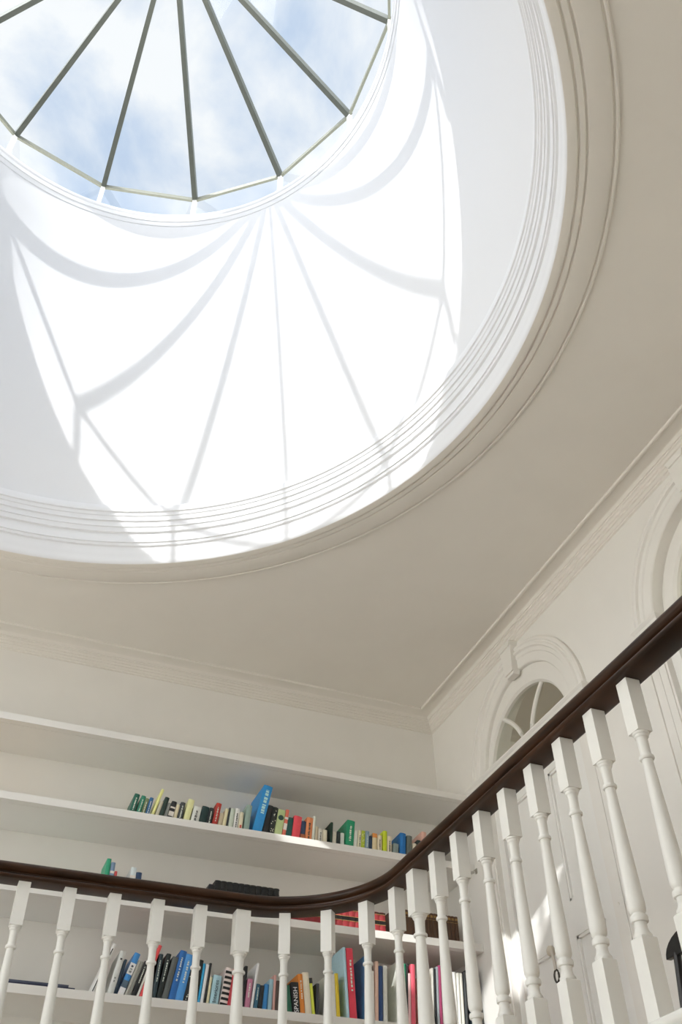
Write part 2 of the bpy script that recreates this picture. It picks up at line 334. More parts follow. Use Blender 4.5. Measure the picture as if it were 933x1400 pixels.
# ------------------------------------------------------------------ arched doorways on the right wall
tn = 5; dn = 1; wn = 1
for cy in ARCH_Y:
    # moulded arch band, swept round; profile (radius, projection from the wall)
    ap = [(ROUT, 0), (ROUT, .018), (ROUT - .008, .026), (ROUT - .020, .028), (ROUT - .026, .022), (ROUT - .034, .022), (ROUT - .040, .030), (ROUT - .052, .031), (ROUT - .058, .020), (ROUT - .066, .018), (ROUT - .078, .018), (ROUT - .084, .012), (RIN + .012, .012), (RIN + .004, .009), (RIN, .004), (RIN, 0)]
    nA = 40; vs = []; m = len(ap)
    for i in range(nA + 1):
        a = PI * i / nA
        vs += [(XR - p, cy + r * math.cos(a), AZ + r * math.sin(a)) for r, p in ap]
    fs = [(i * m + k, (i + 1) * m + k, (i + 1) * m + (k + 1) % m, i * m + (k + 1) % m) for i in range(nA) for k in range(m)]
    struct(MB().add(vs, fs).build('trim_%d' % tn, M_WALL, smooth=25)); tn += 1
    # keystone
    ks = MB()
    for (w0, w1, z0, z1, p) in ((.040, .056, AZ + .425, AZ + .585, .048), (.048, .062, AZ + .580, AZ + .612, .056), (.034, .042, AZ + .41, AZ + .427, .040)):
        ks.add([(XR, cy - w0, z0), (XR, cy + w0, z0), (XR, cy + w1, z1), (XR, cy - w1, z1), (XR - p, cy - w0, z0), (XR - p, cy + w0, z0), (XR - p, cy + w1, z1), (XR - p, cy - w1, z1)],
               [(0, 1, 2, 3), (4, 7, 6, 5), (0, 4, 5, 1), (1, 5, 6, 2), (2, 6, 7, 3), (3, 7, 4, 0)])
    struct(ks.build('trim_%d' % tn, M_WALL, smooth=0)); tn += 1
    # pilasters and the impost / transom moulding across the opening
    jb = MB()
    for s_ in (-1, 1):
        for (o0, o1, p) in ((RIN, ROUT, .012), (RIN + .012, ROUT - .006, .018), (ROUT - .036, ROUT - .012, .026), (RIN + .05, RIN + .085, .022)):
            a, b = sorted((cy + s_ * o0, cy + s_ * o1)); jb.box((XR - p, a, 0.0), (XR, b, AZ - .03))
        a, b = sorted((cy + s_ * (RIN - .004), cy + s_ * (ROUT + .01))); jb.box((XR - .032, a, 0), (XR, b, .16))
    struct(jb.build('trim_%d' % tn, M_WALL, smooth=0)); tn += 1
    ip = [(0, AZ + .014), (.050, AZ + .014), (.052, AZ + .006), (.046, AZ - .002), (.040, AZ - .006), (.038, AZ - .018), (.032, AZ - .022), (.030, AZ - .036), (.024, AZ - .038), (.022, AZ - .056), (.016, AZ - .060), (.014, AZ - .074), (0, AZ - .078)]
    im = MB()
    hw = .550 if cy == ARCH_Y[0] else .514
    spans = [(-hw, hw)] if cy == ARCH_Y[0] else [(-hw, -RIN + .006), (RIN - .006, hw)]
    for s0, s1 in spans:
        im.sweep([(a, z_) for a, z_ in ip], [(XR - .004, cy + s0, 0, -1), (XR - .004, cy + s0, -1, -1), (XR - .004, cy + s1, -1, 1), (XR - .004, cy + s1, 0, 1)])
    struct(im.build('trim_%d' % tn, M_WALL, smooth=25)); tn += 1
    # fanlight: frame ring, two curved bars, glass
    GX, GR = (XR + .045, .355) if cy == ARCH_Y[0] else (XR + .082, .355)
    gc, gy, gz = (cy + .030, 1.085, .95) if cy == ARCH_Y[0] else (cy, 1.0, 1.0)
    fr = MB(); pr = [(RIN + .002, .0), (RIN + .002, -.03), (GR + .012, -.03), (GR, -.018), (GR, .02), (RIN + .002, .02)]
    vs = []; m = len(pr)
    for i in range(41):
        a = PI * i / 40; vs += [(GX + p, (cy if r > GR + .05 else gc) + r * (1 if r > GR + .05 else gy) * math.cos(a), AZ + r * (1 if r > GR + .05 else gz) * math.sin(a)) for r, p in pr]
    fr.add(vs, [(i * m + k, (i + 1) * m + k, (i + 1) * m + (k + 1) % m, i * m + (k + 1) % m) for i in range(40) for k in range(m)])
    fr.box((GX - .03, cy - RIN, AZ - .03), (GX + .02, cy + RIN, AZ + .004))
    W = struct(fr.build('window_%d' % wn, M_WALL, smooth=30)); wn += 1
    if wn == 3: wn = 9
    for s_ in (-1, 1):
        pts = [(GX - .006, cy + .04 + s_ * (.035 + .20 * (t ** 2.0)), AZ + .012 + (.335 - .035 * t) * t) for t in [i / 12 for i in range(13)]]
        MB().tube(pts, .013, 8).build('glazing_bar', M_WALL, W)
    MB().prism([(gc + (y_ - cy) * gy, AZ + (z_ - AZ) * gz) for y_, z_ in arch_pts(cy, GR + .005)], GX - .002, GX + .002, lambda u, v, t: (t, u, v)).build('glass_pane', M_GLASS2, W, smooth=0)
    # double door below
    fd = MB()
    for s_ in (-1, 1):
        a, b = sorted((cy + s_ * RIN, cy + s_ * (RIN - .055))); fd.box((XR + .02, a, 0), (XR + .10, b, AZ - .03))
    fd.box((XR + .02, cy - RIN, AZ - .10), (XR + .10, cy + RIN, AZ - .03))
    D = struct(fd.build('door_%d' % dn, M_TRIM, smooth=0)); dn += 1
    for s_ in (-1, 1):
        y0, y1 = sorted((cy + s_ * .002, cy + s_ * (RIN - .056)))
        lf = MB(); X0, X1 = XR + .035, XR + .075
        st = .075
        lf.box((X0, y0, .004), (X1, y0 + st, AZ - .104)); lf.box((X0, y1 - st, .004), (X1, y1, AZ - .104))
        for z0, z1 in ((.004, .20), (.885, 1.04), (AZ - .20, AZ - .104)): lf.box((X0, y0 + st, z0), (X1, y1 - st, z1))
        leaf = lf.build('door_leaf', M_TRIM, D, smooth=0)
        for z0, z1 in ((.20, .885), (1.04, AZ - .20)):
            pn = MB(); pn.box((X0 + .016, y0 + st, z0), (X0 + .026, y1 - st, z1))
            pn.build('door_panel', M_TRIM, leaf, smooth=0)
            fm = MB()
            for a0, a1, b0, b1 in ((y0 + st, y1 - st, z0, z0 + .012), (y0 + st, y1 - st, z1 - .012, z1), (y0 + st, y0 + st + .012, z0, z1), (y1 - st - .012, y1 - st, z0, z1)):
                fm.box((X0 + .004, a0, b0), (X0 + .018, a1, b1))
            fm.build('panel_moulding', M_TRIM, leaf, smooth=0)
    # white knob on the meeting stile
    kx = XR + .035
    kb = MB(); prof = [(0, 0), (.020, 0), (.020, -.006), (.009, -.010), (.008, -.026), (.018, -.034), (.024, -.046), (.022, -.058), (.012, -.066), (0, -.068)]
    nk = 16; vs = []
    for i in range(nk):
        a = 2 * PI * i / nk; vs += [(kx + h, cy + .066 + r * math.cos(a), .862 + r * math.sin(a)) for r, h in prof]
    m = len(prof); kb.add(vs, [(i * m + k, ((i + 1) % nk) * m + k, ((i + 1) % nk) * m + k + 1, i * m + k + 1) for i in range(nk) for k in range(m - 1)])
    kb.build('door_knob', mat('ivory_knob', (.60, .55, .46), .3), D, smooth=40)

# key strap hanging from the knob of the nearest doorway to the corner
kt = tag(empty('key_strap', (XR - .02, 3.776, .832)), 'small strap with dark ring hanging from white door knob behind the balusters', 'key strap')
MB().tube([(0, 0, .035), (-.006, -.008, .02), (-.004, -.012, -.02), (-.002, -.012, -.06)], .007, 8).build('strap', mat('strap_cloth', (.62, .58, .52), .8), kt)
MB().tube([(-.002, -.012 + .018 * math.sin(a), -.085 + .026 * math.cos(a)) for a in [i * 2 * PI / 16 for i in range(17)]], .0045, 6).build('ring', mat('dark_metal', (.08, .075, .065), .4, metal=.6), kt)

# hooks
def hook(y, z, label):
    h = tag(empty('wall_hook', (XR, y, z)), label, 'hook')
    MB().box((-.005, -.009, -.014), (0, .009, .014)).build('plate', M_BRASS, h, bevel=.002)
    MB().tube([(-.004, 0, .003), (-.016, 0, .002), (-.022, 0, -.006), (-.020, 0, -.014)], .004, 8).build('peg', M_BRASS, h)
hook(4.39, 1.46, 'small steel hook on right wall just in front of the shelf ends')
hook(3.235, .885, 'small steel hook on right wall beside the panelled double door')

# ------------------------------------------------------------------ built-in bookcase
bc = tag(empty('bookcase', (XL, YB, 0)), 'white built-in bookcase of long shelves across the back wall', 'bookcase')
for zt in S_TOP:
    s_ = MB().box((0, YS + .0455 - YB, zt - .0345), (XR - XL - .002, -.001, zt)).box((0, YS + .03 - YB, zt - .010), (XR - XL - .002, YS + .045 - YB, zt)).build('shelf', M_SHELF, bc, smooth=0)
    MB().box((0, YS - YB, zt - .0365), (XR - XL - .002, YS + .040 - YB, zt + .0005)).build('lipping', M_SHELF, s_, bevel=.0015, smooth=0)
for x in (0.0,):
    MB().box((x, YS + .01 - YB, 0), (x + .03, -.001, S_TOP[0] - .02)).build('end_panel', M_SHELF, bc, smooth=0)
MB().box((.03, YS + .03 - YB, 0), (XR - XL - .002, YS + .05 - YB, .1)).build('plinth', M_SHELF, bc, smooth=0)

# ------------------------------------------------------------------ balustrade
bal = tag(empty('balustrade', (BX - RC, BY, .026)), 'curving gallery balustrade of white turned balusters under a dark wooden handrail', 'balustrade')
def to_local(p): return (p[0] - (BX - RC), p[1] - BY, p[2] - .026)
ZT = .868
fine = [(XL + .01, BY, 0, -1), (BX - RC, BY, 0, -1)]
for i in range(1, 41):
    a = PI / 2 * (1 - i / 40); fine.append((BX - RC + RC * math.cos(a), BY - RC + RC * math.sin(a), -math.cos(a), -math.sin(a)))
fine.append((BX, YF + .01, -1, 0))
lp = [(x - (BX - RC), y - BY, nx, ny) for x, y, nx, ny in fine]
half = [(.036, 0), (.042, .0015), (.0465, .005), (.0475, .009), (.0455, .0135), (.040, .016), (.033, .018), (.029, .022), (.030, .027), (.037, .031), (.0425, .036), (.0455, .042), (.0465, .048), (.0445, .055), (.038, .061), (.026, .065), (.012, .067)]
rp = [(a, h + ZT - .026) for a, h in half] + [(-a, h + ZT - .026) for a, h in reversed(half)]
MB().sweep(rp, lp).build('handrail', M_RAIL, bal, smooth=40)
def baluster_meshes(k):
    """(top block, turned shaft, base block) in local coordinates; k scales the girth"""
    out = []
    h = .0235 * k
    out.append(MB().box((-h, -h, .705), (h, h, ZT - .001)))
    p = [(0, .71), (.0225, .7085), (.0225, .7000), (.0215, .6985), (.0195, .6975), (.0195, .6925), (.0185, .6905), (.0165, .6890), (.0155, .6850), (.0148, .676), (.0145, .660), (.0145, .6385), (.0185, .6375), (.0200, .6350), (.0204, .6320), (.0200, .6290), (.0185, .6265), (.0145, .6255), (.0142, .621)]
    for i in range(1, 11):
        t = i / 10; p.append((.0140 + .0090 * t ** .9, .621 - .305 * t))
    p += [(.0232, .306), (.0228, .298), (.0212, .291), (.0180, .2865), (.0165, .285), (.0165, .281), (.0215, .2795), (.0228, .276), (.0231, .272), (.0228, .268), (.0215, .2645), (.0165, .263), (.0158, .257), (.0160, .250), (.0175, .243), (.0200, .2385), (.0200, .2360), (.0228, .2350), (.0232, .2315), (.0228, .2285), (.0215, .226), (0, .224)]
    out.append(MB().lathe([(r * k, z_) for r, z_ in p], (0, 0), 24))
    c = .006
    b = MB(); hh = h
    lv = [(hh, .026), (hh, .224), (hh - c, .2285)]
    vs = []
    for q_, z_ in lv: vs += [(-q_, -q_, z_), (q_, -q_, z_), (q_, q_, z_), (-q_, q_, z_)]
    fs = [(0, 3, 2, 1), (8, 9, 10, 11)] + [(l_ * 4 + i, l_ * 4 + (i + 1) % 4, l_ * 4 + 4 + (i + 1) % 4, l_ * 4 + 4 + i) for l_ in (0, 1) for i in range(4)]
    b.add(vs, fs); out.append(b)
    for q_ in out: q_.v = [(x, y, z_ - .026) for x, y, z_ in q_.v]
    return out
protos = {}
for key, k, nm in (('b', 1.0, 'baluster'), ('n', 1.30, 'newel')):
    t_, s_, b_ = baluster_meshes(k)
    root = s_.build(nm, M_BAL, bal, smooth=35)
    t_.build('top_block', M_BAL, root, bevel=.0012, smooth=0); b_.build('base_block', M_BAL, root, bevel=.0012, smooth=0)
    protos[key] = root
used = set()
def along(sd):
    """point on the centre line, sd metres after the start of the corner"""
    if sd <= 0: return BX - RC + sd, BY, 0.0
    A = RC * PI / 2
    if sd < A:
        a = PI / 2 - sd / RC; return BX - RC + RC * math.cos(a), BY - RC + RC * math.sin(a), -(sd / RC)
    return BX, BY - RC - (sd - A), -PI / 2
for i in range(-7, 14):
    sd = i * .1755 - .004 + max(0, min(i, 5)) * .0056
    x, y, rz = along(sd); key = 'n' if i in (0, 5) else 'b'
    o = protos[key] if key not in used else copy_tree(protos[key], bal)
    used.add(key); o.location = (x - (BX - RC), y - BY, 0); o.rotation_euler = (0, 0, rz)

# ------------------------------------------------------------------ books
ILL = .78
def paint(hexc, rough=.45):
    return mat('cover_' + hexc.lstrip('#'), [min(.86, c / ILL) for c in lin(hexc)], rough, noise=.04, nscale=60)
def text_mesh(txt, size, m, parent, name, M):
    cu = bpy.data.curves.new('t', 'FONT'); cu.body = txt; cu.size = size; cu.extrude = .0004; cu.align_x = 'CENTER'; cu.align_y = 'CENTER'
    o = bpy.data.objects.new('t', cu); COL.objects.link(o)
    dg = bpy.context.evaluated_depsgraph_get(); dg.update()
    me = bpy.data.meshes.new_from_object(o.evaluated_get(dg)); bpy.data.objects.remove(o); bpy.data.curves.remove(cu)
    me.transform(M); me.materials.clear(); me.materials.append(m); me.name = name
    r = bpy.data.objects.new(name, me); COL.objects.link(r); r.parent = parent
    return r
def book(x, y, z, t, h, dep, lean, col, label, group, cat='book', deco='', pivot_right=None):
    """upright book, spine towards -y; x is the left foot, t the thickness"""
    pr = lean > 0 if pivot_right is None else pivot_right
    ox = -t if pr else 0.0
    bt = min(.0025, t * .18)
    cm = paint(col)
    mb = MB()
    # spine: slightly rounded slab, then the two boards
    ns = 5; rd = min(.004, t * .22)
    pts = [(ox + t * i / ns, -rd * math.sin(PI * i / ns)) for i in range(ns + 1)]
    poly = pts + [(ox + t, .004), (ox, .004)]
    mb.prism(poly, 0, h, lambda u, v, tt: (u, v, tt))
    mb.box((ox, .003, 0), (ox + bt, dep, h)); mb.box((ox + t - bt, .003, 0), (ox + t, dep, h))
    o = mb.build('book', cm, smooth=40)
    MB().box((ox + bt * .98, .0041, .003), (ox + t - bt * .98, dep - .003, h - .003)).build('pages', M_PAGES, o, smooth=0)
    o.location = (x + (t / math.cos(lean) if pr else 0), y, z); o.rotation_euler = (0, lean, 0)
    tag(o, label, cat, group)
    yf = -rd - .0006
    def patch(nm, hexc, rects):
        if nm in ('spine_lettering', 'speckles', 'pattern', 'sticker', 'stripes'): rects = [rects]
        else: rects = [[r] for r in rects]
        for rs in rects:
            q = MB()
            for a0, a1, z0, z1 in rs: q.box((ox + t * a0, yf, h * z0), (ox + t * a1, .001, h * z1))
            q.build(nm, paint(hexc), o, smooth=0)
    rnd = random.Random(label)
    def marks(hexc, a0, a1, z0, z1):
        q = []; zz = z0
        while zz < z1:
            l_ = rnd.uniform(.022, .05); q.append((a0 + rnd.uniform(0, .06), a1 - rnd.uniform(0, .06), zz, min(z1, zz + l_))); zz += l_ + rnd.choice((.012, .012, .03))
        patch('spine_lettering', hexc, q)
    if deco == 'w': marks('#c9cfc4', .36, .64, .40, .86)
    elif deco == 'd': marks('#3a3d3a', .34, .66, .28, .82)
    elif deco == 'big': marks('#a9d2ea', .30, .74, .48, .92); 
    elif deco == 'band': patch('spine_band', '#cfc9c2', [(.0, 1, .42, .60), (.0, 1, .72, .78)])
    elif deco == 'bars': patch('stripes', '#17181a', [(.04, .86, .04 + k * .135, .105 + k * .135) for k in range(7)]); patch('red_edge', '#c8434c', [(.88, 1, 0, 1)])
    elif deco == 'dots':
        patch('speckles', '#d6d2c2', [(a, a + .14, b_, b_ + .022) for a, b_ in [(rnd.uniform(.1, .75), rnd.uniform(.06, .9)) for _ in range(14)]])
    elif deco == 'circle':
        q = MB(); q.prism([(ox + t * .5 + t * .36 * math.cos(a), h * .76 + t * .36 * math.sin(a)) for a in [i * PI / 10 for i in range(20)]], yf, .001, lambda u, v, tt: (u, tt, v)); q.build('emblem', paint('#27443f'), o, smooth=0)
    elif deco == 'bw': patch('spine_band', '#d8dde0', [(0, 1, .50, .76), (0, 1, 0, .20)]); patch('spine_label', '#4d5e6e', [(0, 1, .20, .36)]); marks('#20466e', .3, .7, .54, .72)
    elif deco == 'top': patch('top_band', '#d48a45', [(0, 1, .84, 1)])
    elif deco == 'top2': patch('top_band', '#1f2120', [(0, 1, .86, 1)])
    elif deco == 'rust': patch('spine_band', '#9a5a3c', [(0, 1, .0, .5)])
    elif deco == 'r': patch('spine_mark', '#b5483e', [(.3, .7, .3, .5)])
    elif deco == 'sticker': patch('sticker', '#4a4c4a', [(.2, .8, .66 + k * .03, .676 + k * .03) for k in range(6)]); patch('pink_patch', '#d9a6a2', [(.1, .9, .38, .5)])
    elif deco == 'stripe': patch('stripe', '#26282b', [(.35, .65, .05, .9)])
    elif deco == 'logo': patch('small_logo', '#35383a', [(.35, .7, .80, .84)]); marks('#77797a', .3, .6, .3, .42)
    elif deco == 'INT': text_mesh('Interiores', min(t * .62, h * .2), paint('#2c3f4a'), o, 'spine_lettering', Matrix.Translation((ox + t / 2, yf - .0002, h * .48)) @ Matrix.Rotation(-PI / 2, 4, 'Y') @ Matrix.Rotation(PI / 2, 4, 'X'))
    elif deco == 'SPANISH': text_mesh('SPANISH', min(t * .80, h * .235), paint('#e4e2da'), o, 'spine_lettering', Matrix.Translation((ox + t / 2, yf - .0002, h * .46)) @ Matrix.Rotation(-PI / 2, 4, 'Y') @ Matrix.Rotation(PI / 2, 4, 'X'))
    elif deco == 'pattern':
        for hx in ('#8fa0b4', '#d7d3d6', '#c58d92'):
            patch('pattern', hx, [(a, a + rnd.uniform(.15, .4), b_, b_ + rnd.uniform(.015, .04)) for a, b_ in [(rnd.uniform(.0, .6), rnd.uniform(.04, .55)) for _ in range(9)]])
        patch('grey_top', '#8b8e8d', [(0, 1, .88, 1)])
    elif deco == 'law': patch('spine_band', '#14100f', [(0, 1, .52, .66), (0, 1, .93, .98)]); patch('gilt_line', '#a88a55', [(0, 1, .50, .515), (0, 1, .665, .68), (0, 1, .9, .915)])
    elif deco == 'gilt': patch('gilt_line', '#86683a', [(.15, .85, .86, .93), (0, 1, .78, .79), (0, 1, .2, .21)])
    elif deco == 'ribs': patch('raised_band', '#1a1a1b', [(0, 1, .2, .22), (0, 1, .4, .42), (0, 1, .6, .62), (0, 1, .8, .82), (0, 1, .94, .97)])
    return o
BOOKS = [
(1, 0.701, 0.027, 0.151, 0.161, '#1f5a4a', 'w', 'dark green paperback with pale spine lettering, leftmost of the upper row of books'),
(1, 0.734, 0.023, 0.146, 0.185, '#2f7a62', 'w', 'mid green paperback second from the left end of the upper row'),
(1, 0.76, 0.019, 0.135, 0.167, '#6f7a58', 'w', 'olive grey paperback between green and blue books at left end of upper row'),
(1, 0.782, 0.019, 0.143, 0.156, '#2d5f8c', 'w', 'small blue paperback against the tilted pale yellow book on the upper shelf'),
(1, 0.805, 0.015, 0.198, 0.264, '#dcdc8e', '', 'tall thin pale yellow book tilted to the right on the upper shelf'),
(1, 0.827, 0.018, 0.134, 0.223, '#b9b4a0', '', 'beige book just right of the tilted pale yellow book'),
(1, 0.848, 0.023, 0.159, 0.212, '#20342f', '', 'black green hardback right of the beige book near left end of upper row'),
(1, 0.875, 0.015, 0.13, 0.193, '#7d807c', '', 'thin grey paperback left of the black and white spine on the upper shelf'),
(1, 0.894, 0.026, 0.143, 0.173, '#2a2a2c', 'band', 'black paperback with white band across its spine on upper shelf'),
(1, 0.925, 0.018, 0.129, 0.146, '#cfc5a6', '', 'small cream paperback left of a charcoal book on the upper shelf'),
(1, 0.947, 0.024, 0.145, 0.126, '#3a3d3e', 'w', 'charcoal book directly left of the wide pale yellow spine'),
(1, 0.976, 0.032, 0.169, 0.164, '#e3e2a0', '', 'wide pale yellow spine standing tall left of middle in upper row'),
(1, 1.016, 0.041, 0.137, 0.142, '#c9ccc6', 'd', 'wide white book with dark lettering across its spine, upper shelf'),
(1, 1.06, 0.037, 0.144, 0.139, '#16302f', '', 'dark teal hardback to the right of the wide white book'),
(1, 1.102, 0.022, 0.14, 0.121, '#23282a', 'w', 'thin black paperback left of the bright red hardback, upper shelf'),
(1, 1.128, 0.027, 0.173, 0.147, '#a8332a', 'w', 'brick red hardback leaning a little near the middle of upper row'),
(1, 1.16, 0.022, 0.121, 0.129, '#b3a68d', '', 'short beige paperback just right of the brick red hardback'),
(1, 1.185, 0.017, 0.149, 0.116, '#d8cda8', '', 'cream paperback among the short pale books left of big blue one'),
(1, 1.204, 0.009, 0.157, 0.112, '#3b3f40', '', 'very thin dark pamphlet among the short pale books'),
(1, 1.217, 0.024, 0.156, 0.095, '#b9c3b5', '', 'pale sage paperback among the short pale books on upper shelf'),
(1, 1.245, 0.023, 0.16, 0.078, '#d7dad2', 'd', 'white paperback right of the pale sage paperback'),
(1, 1.273, 0.021, 0.143, 0.052, '#d9cfb4', 'r', 'cream paperback with a red mark left of the grey green book'),
(1, 1.299, 0.029, 0.19, 0.098, '#8aa096', '', 'grey green hardback leaning under the big bright blue book'),
(1, 1.342, 0.05, 0.32, 0.205, '#2b86c4', 'big', 'large bright blue book leaning to the right, tallest on the upper shelf'),
(1, 1.4, 0.029, 0.208, 0.171, '#17191a', '', 'black hardback right beside the big bright blue book'),
(1, 1.432, 0.028, 0.202, 0.163, '#1d2320', 'dots', 'black book with coloured specks left of the pale green spine'),
(1, 1.464, 0.041, 0.195, 0.149, '#a9b884', 'circle', 'pale green book with a dark round emblem on its spine'),
(1, 1.509, 0.018, 0.199, 0.134, '#cf6a58', 'band', 'red and pale striped thin book right of the round emblem spine'),
(1, 1.531, 0.029, 0.158, 0.118, '#1f4f49', '', 'deep teal paperback left of the coral red book'),
(1, 1.563, 0.044, 0.174, 0.114, '#d94a55', '', 'coral red book standing out in middle of the upper row'),
(1, 1.611, 0.025, 0.15, 0.095, '#2b3a55', 'rust', 'short navy and rust book between coral red and orange books'),
(1, 1.64, 0.035, 0.176, 0.083, '#e0875a', 'd', 'orange paperback right of the coral red book'),
(1, 1.678, 0.015, 0.188, 0.073, '#cfd3c8', '', 'thin white book leaning on the orange paperback'),
(1, 1.698, 0.015, 0.131, 0.051, '#b9ac95', '', 'short beige paperback beside the thin white book, upper shelf'),
(1, 1.715, 0.024, 0.123, 0.045, '#c9c6ba', 'd', 'short white paperback, first of two right of short beige one'),
(1, 1.743, 0.023, 0.12, 0.03, '#cfc8b2', '', 'short cream paperback left of the dark tall green book'),
(1, 1.782, 0.013, 0.169, 0.059, '#1b3328', '', 'tall thin dark green book showing its black cover, upper shelf'),
(1, 1.797, 0.021, 0.119, 0.053, '#bdb9ac', 'dots', 'speckled pale paperback right of tall thin dark green book'),
(1, 1.822, 0.019, 0.123, 0.038, '#25302f', '', 'dark slate paperback left of wide emerald book'),
(1, 1.844, 0.02, 0.118, 0.034, '#c5cdc6', '', 'small pale paperback touching the wide emerald book'),
(1, 1.869, 0.045, 0.199, 0.099, '#1f8a63', 'w', 'wide emerald green book, tallest in right half of upper row'),
(1, 1.917, 0.021, 0.146, 0.086, '#c7c9c0', '', 'white paperback immediately right of the wide emerald book'),
(1, 1.941, 0.018, 0.149, 0.081, '#d6d1b6', 'd', 'cream paperback left of lime patterned spine on upper shelf'),
(1, 1.961, 0.02, 0.151, 0.075, '#a9b93a', 'dots', 'lime green patterned paperback left of blue grey one'),
(1, 1.984, 0.022, 0.152, 0.07, '#7c93a3', 'w', 'blue grey paperback right of lime patterned one'),
(1, 2.009, 0.017, 0.127, 0.055, '#23364b', '', 'small dark blue paperback right of the blue grey one'),
(1, 2.029, 0.026, 0.145, 0.04, '#d8c6a0', 'top', 'cream paperback with orange top band in right half of upper row'),
(1, 2.059, 0.025, 0.14, 0.044, '#d3c8ae', 'd', 'cream paperback left of the bright yellow green spine'),
(1, 2.089, 0.023, 0.17, 0.069, '#bccb2c', '', 'bright yellow green book with dark cover in right half of upper row'),
(1, 2.116, 0.025, 0.143, 0.06, '#d5cab6', 'd', 'cream paperback right of the bright yellow green book'),
(1, 2.149, 0.032, 0.108, 0.078, '#7f8d8c', '', 'short grey paperback left of the royal blue book'),
(1, 2.189, 0.034, 0.175, 0.082, '#1e6bb0', '', 'royal blue book with dark cover near the right end of upper row'),
(1, 2.229, 0.03, 0.166, 0.096, '#5b635f', '', 'dark grey hardback right of royal blue book'),
(1, 2.263, 0.022, 0.126, 0.11, '#c6beac', '', 'short cream paperback right of dark grey hardback'),
(1, 2.29, 0.025, 0.148, 0.092, '#20312e', 'd', 'black green paperback left of the dusty pink book'),
(1, 2.318, 0.029, 0.202, 0.086, '#cfa596', '', 'dusty pink book near the handrail at right end of upper row'),
(1, 2.369, 0.036, 0.185, 0.218, '#1f2322', '', 'black book partly behind the handrail, last in upper row'),
(3, 0.642, 0.014, 0.219, 0.334, '#d9d9d4', 'stripe', 'white magazine with black stripe leaning far over, first on lower shelf'),
(3, 0.717, 0.026, 0.192, 0.173, '#c4c6c3', 'logo', 'wide pale grey book leaning right, second upright on the lower shelf'),
(3, 0.744, 0.012, 0.158, 0.191, '#233544', '', 'dark navy book leaning behind the blue and white spine'),
(3, 0.758, 0.027, 0.192, 0.305, '#3a7fbd', 'bw', 'blue and white banded spine leaning right on lower shelf'),
(3, 0.789, 0.013, 0.16, 0.292, '#a9a9a0', '', 'pale grey book right of blue and white banded spine'),
(3, 0.803, 0.013, 0.157, 0.292, '#82837c', '', 'mid grey book leaning beside a black one, lower shelf'),
(3, 0.819, 0.022, 0.16, 0.283, '#1d2021', 'w', 'black book leaning between mid grey and thin white ones, lower shelf'),
(3, 0.843, 0.01, 0.165, 0.274, '#d8d4cc', '', 'thin white book squeezed before the tilted red one, lower shelf'),
(3, 0.855, 0.016, 0.235, 0.274, '#d24a4c', '', 'tilted red book rising behind a baluster on lower shelf'),
(3, 0.912, 0.018, 0.197, 0.075, '#26373c', 'w', 'slate blue black book right of tilted red book'),
(3, 0.932, 0.021, 0.203, 0.143, '#1a2522', 'w', 'black green book with tall white lettering, lower shelf'),
(3, 0.955, 0.026, 0.194, 0.182, '#555a59', '', 'charcoal grey book directly left of deep blue pair'),
(3, 0.985, 0.03, 0.224, 0.171, '#2563a8', 'w', 'deep blue book, left one of the blue pair on lower shelf'),
(3, 1.016, 0.035, 0.212, 0.167, '#4a8fd0', 'w', 'lighter blue book, right one of the blue pair on lower shelf'),
(3, 1.054, 0.022, 0.178, 0.159, '#1c1f22', 'dots', 'black book speckled with white dots on lower shelf'),
(3, 1.092, 0.024, 0.192, 0.092, '#15191a', '', 'plain black book right of white dotted black book'),
(3, 1.119, 0.01, 0.178, 0.084, '#2f9ccc', '', 'thin sky blue book right of the plain black book'),
(3, 1.131, 0.014, 0.176, 0.093, '#d9dcda', '', 'thin white book between sky blue and black ones, lower shelf'),
(3, 1.146, 0.011, 0.183, 0.089, '#26282a', '', 'thin black book left of the thin cream one, lower shelf'),
(3, 1.159, 0.011, 0.124, 0.083, '#d2cba8', '', 'thin cream book left of the pale blue lettered book'),
(3, 1.174, 0.039, 0.135, 0.087, '#9dbfca', 'INT', 'pale blue book with dark handwritten style lettering on its spine'),
(3, 1.219, 0.041, 0.173, 0.131, '#d9c9c4', 'bars', 'book with bold black and white stripes and red edge'),
(3, 1.262, 0.012, 0.169, 0.131, '#d56470', '', 'thin pink red book leaning on the black and white striped one'),
(3, 1.321, 0.014, 0.188, 0.057, '#1b1b1d', '', 'black book half hidden by the thick newel on lower shelf'),
(3, 1.337, 0.024, 0.135, 0.087, '#b0718a', 'w', 'mauve pink book right of thick newel on lower shelf'),
(3, 1.364, 0.012, 0.207, 0.124, '#d6dad8', '', 'tall thin white book leaning right beside the mauve pink one'),
(3, 1.381, 0.017, 0.117, 0.097, '#2c5a70', 'w', 'short teal book right of leaning thin white book'),
(3, 1.401, 0.019, 0.112, 0.082, '#202326', '', 'short black book leaning left beside a small blue spine'),
(3, 1.422, 0.02, 0.12, 0.075, '#2f79b4', '', 'short blue spine leaning left on lower shelf'),
(3, 1.447, 0.019, 0.143, 0.048, '#8fb0bd', '', 'pale blue spine leaning left beside thin pink book'),
(3, 1.47, 0.012, 0.163, 0.025, '#c79a92', '', 'thin dusty pink book leaning left on lower shelf'),
(3, 1.484, 0.016, 0.14, 0.025, '#4a3c36', '', 'dark brown book leaning left behind a baluster, lower shelf'),
(3, 1.546, 0.022, 0.123, -0.125, '#1f5a45', '', 'green book just left of white lettered black language book'),
(3, 1.571, 0.036, 0.14, -0.092, '#17191b', 'SPANISH', 'black language book with large white vertical lettering'),
(3, 1.609, 0.022, 0.179, -0.099, '#c97a2e', 'w', 'tall orange book right of black language book'),
(3, 1.633, 0.031, 0.188, -0.104, '#d8cdb9', '', 'wide cream spine to the right of tall orange book'),
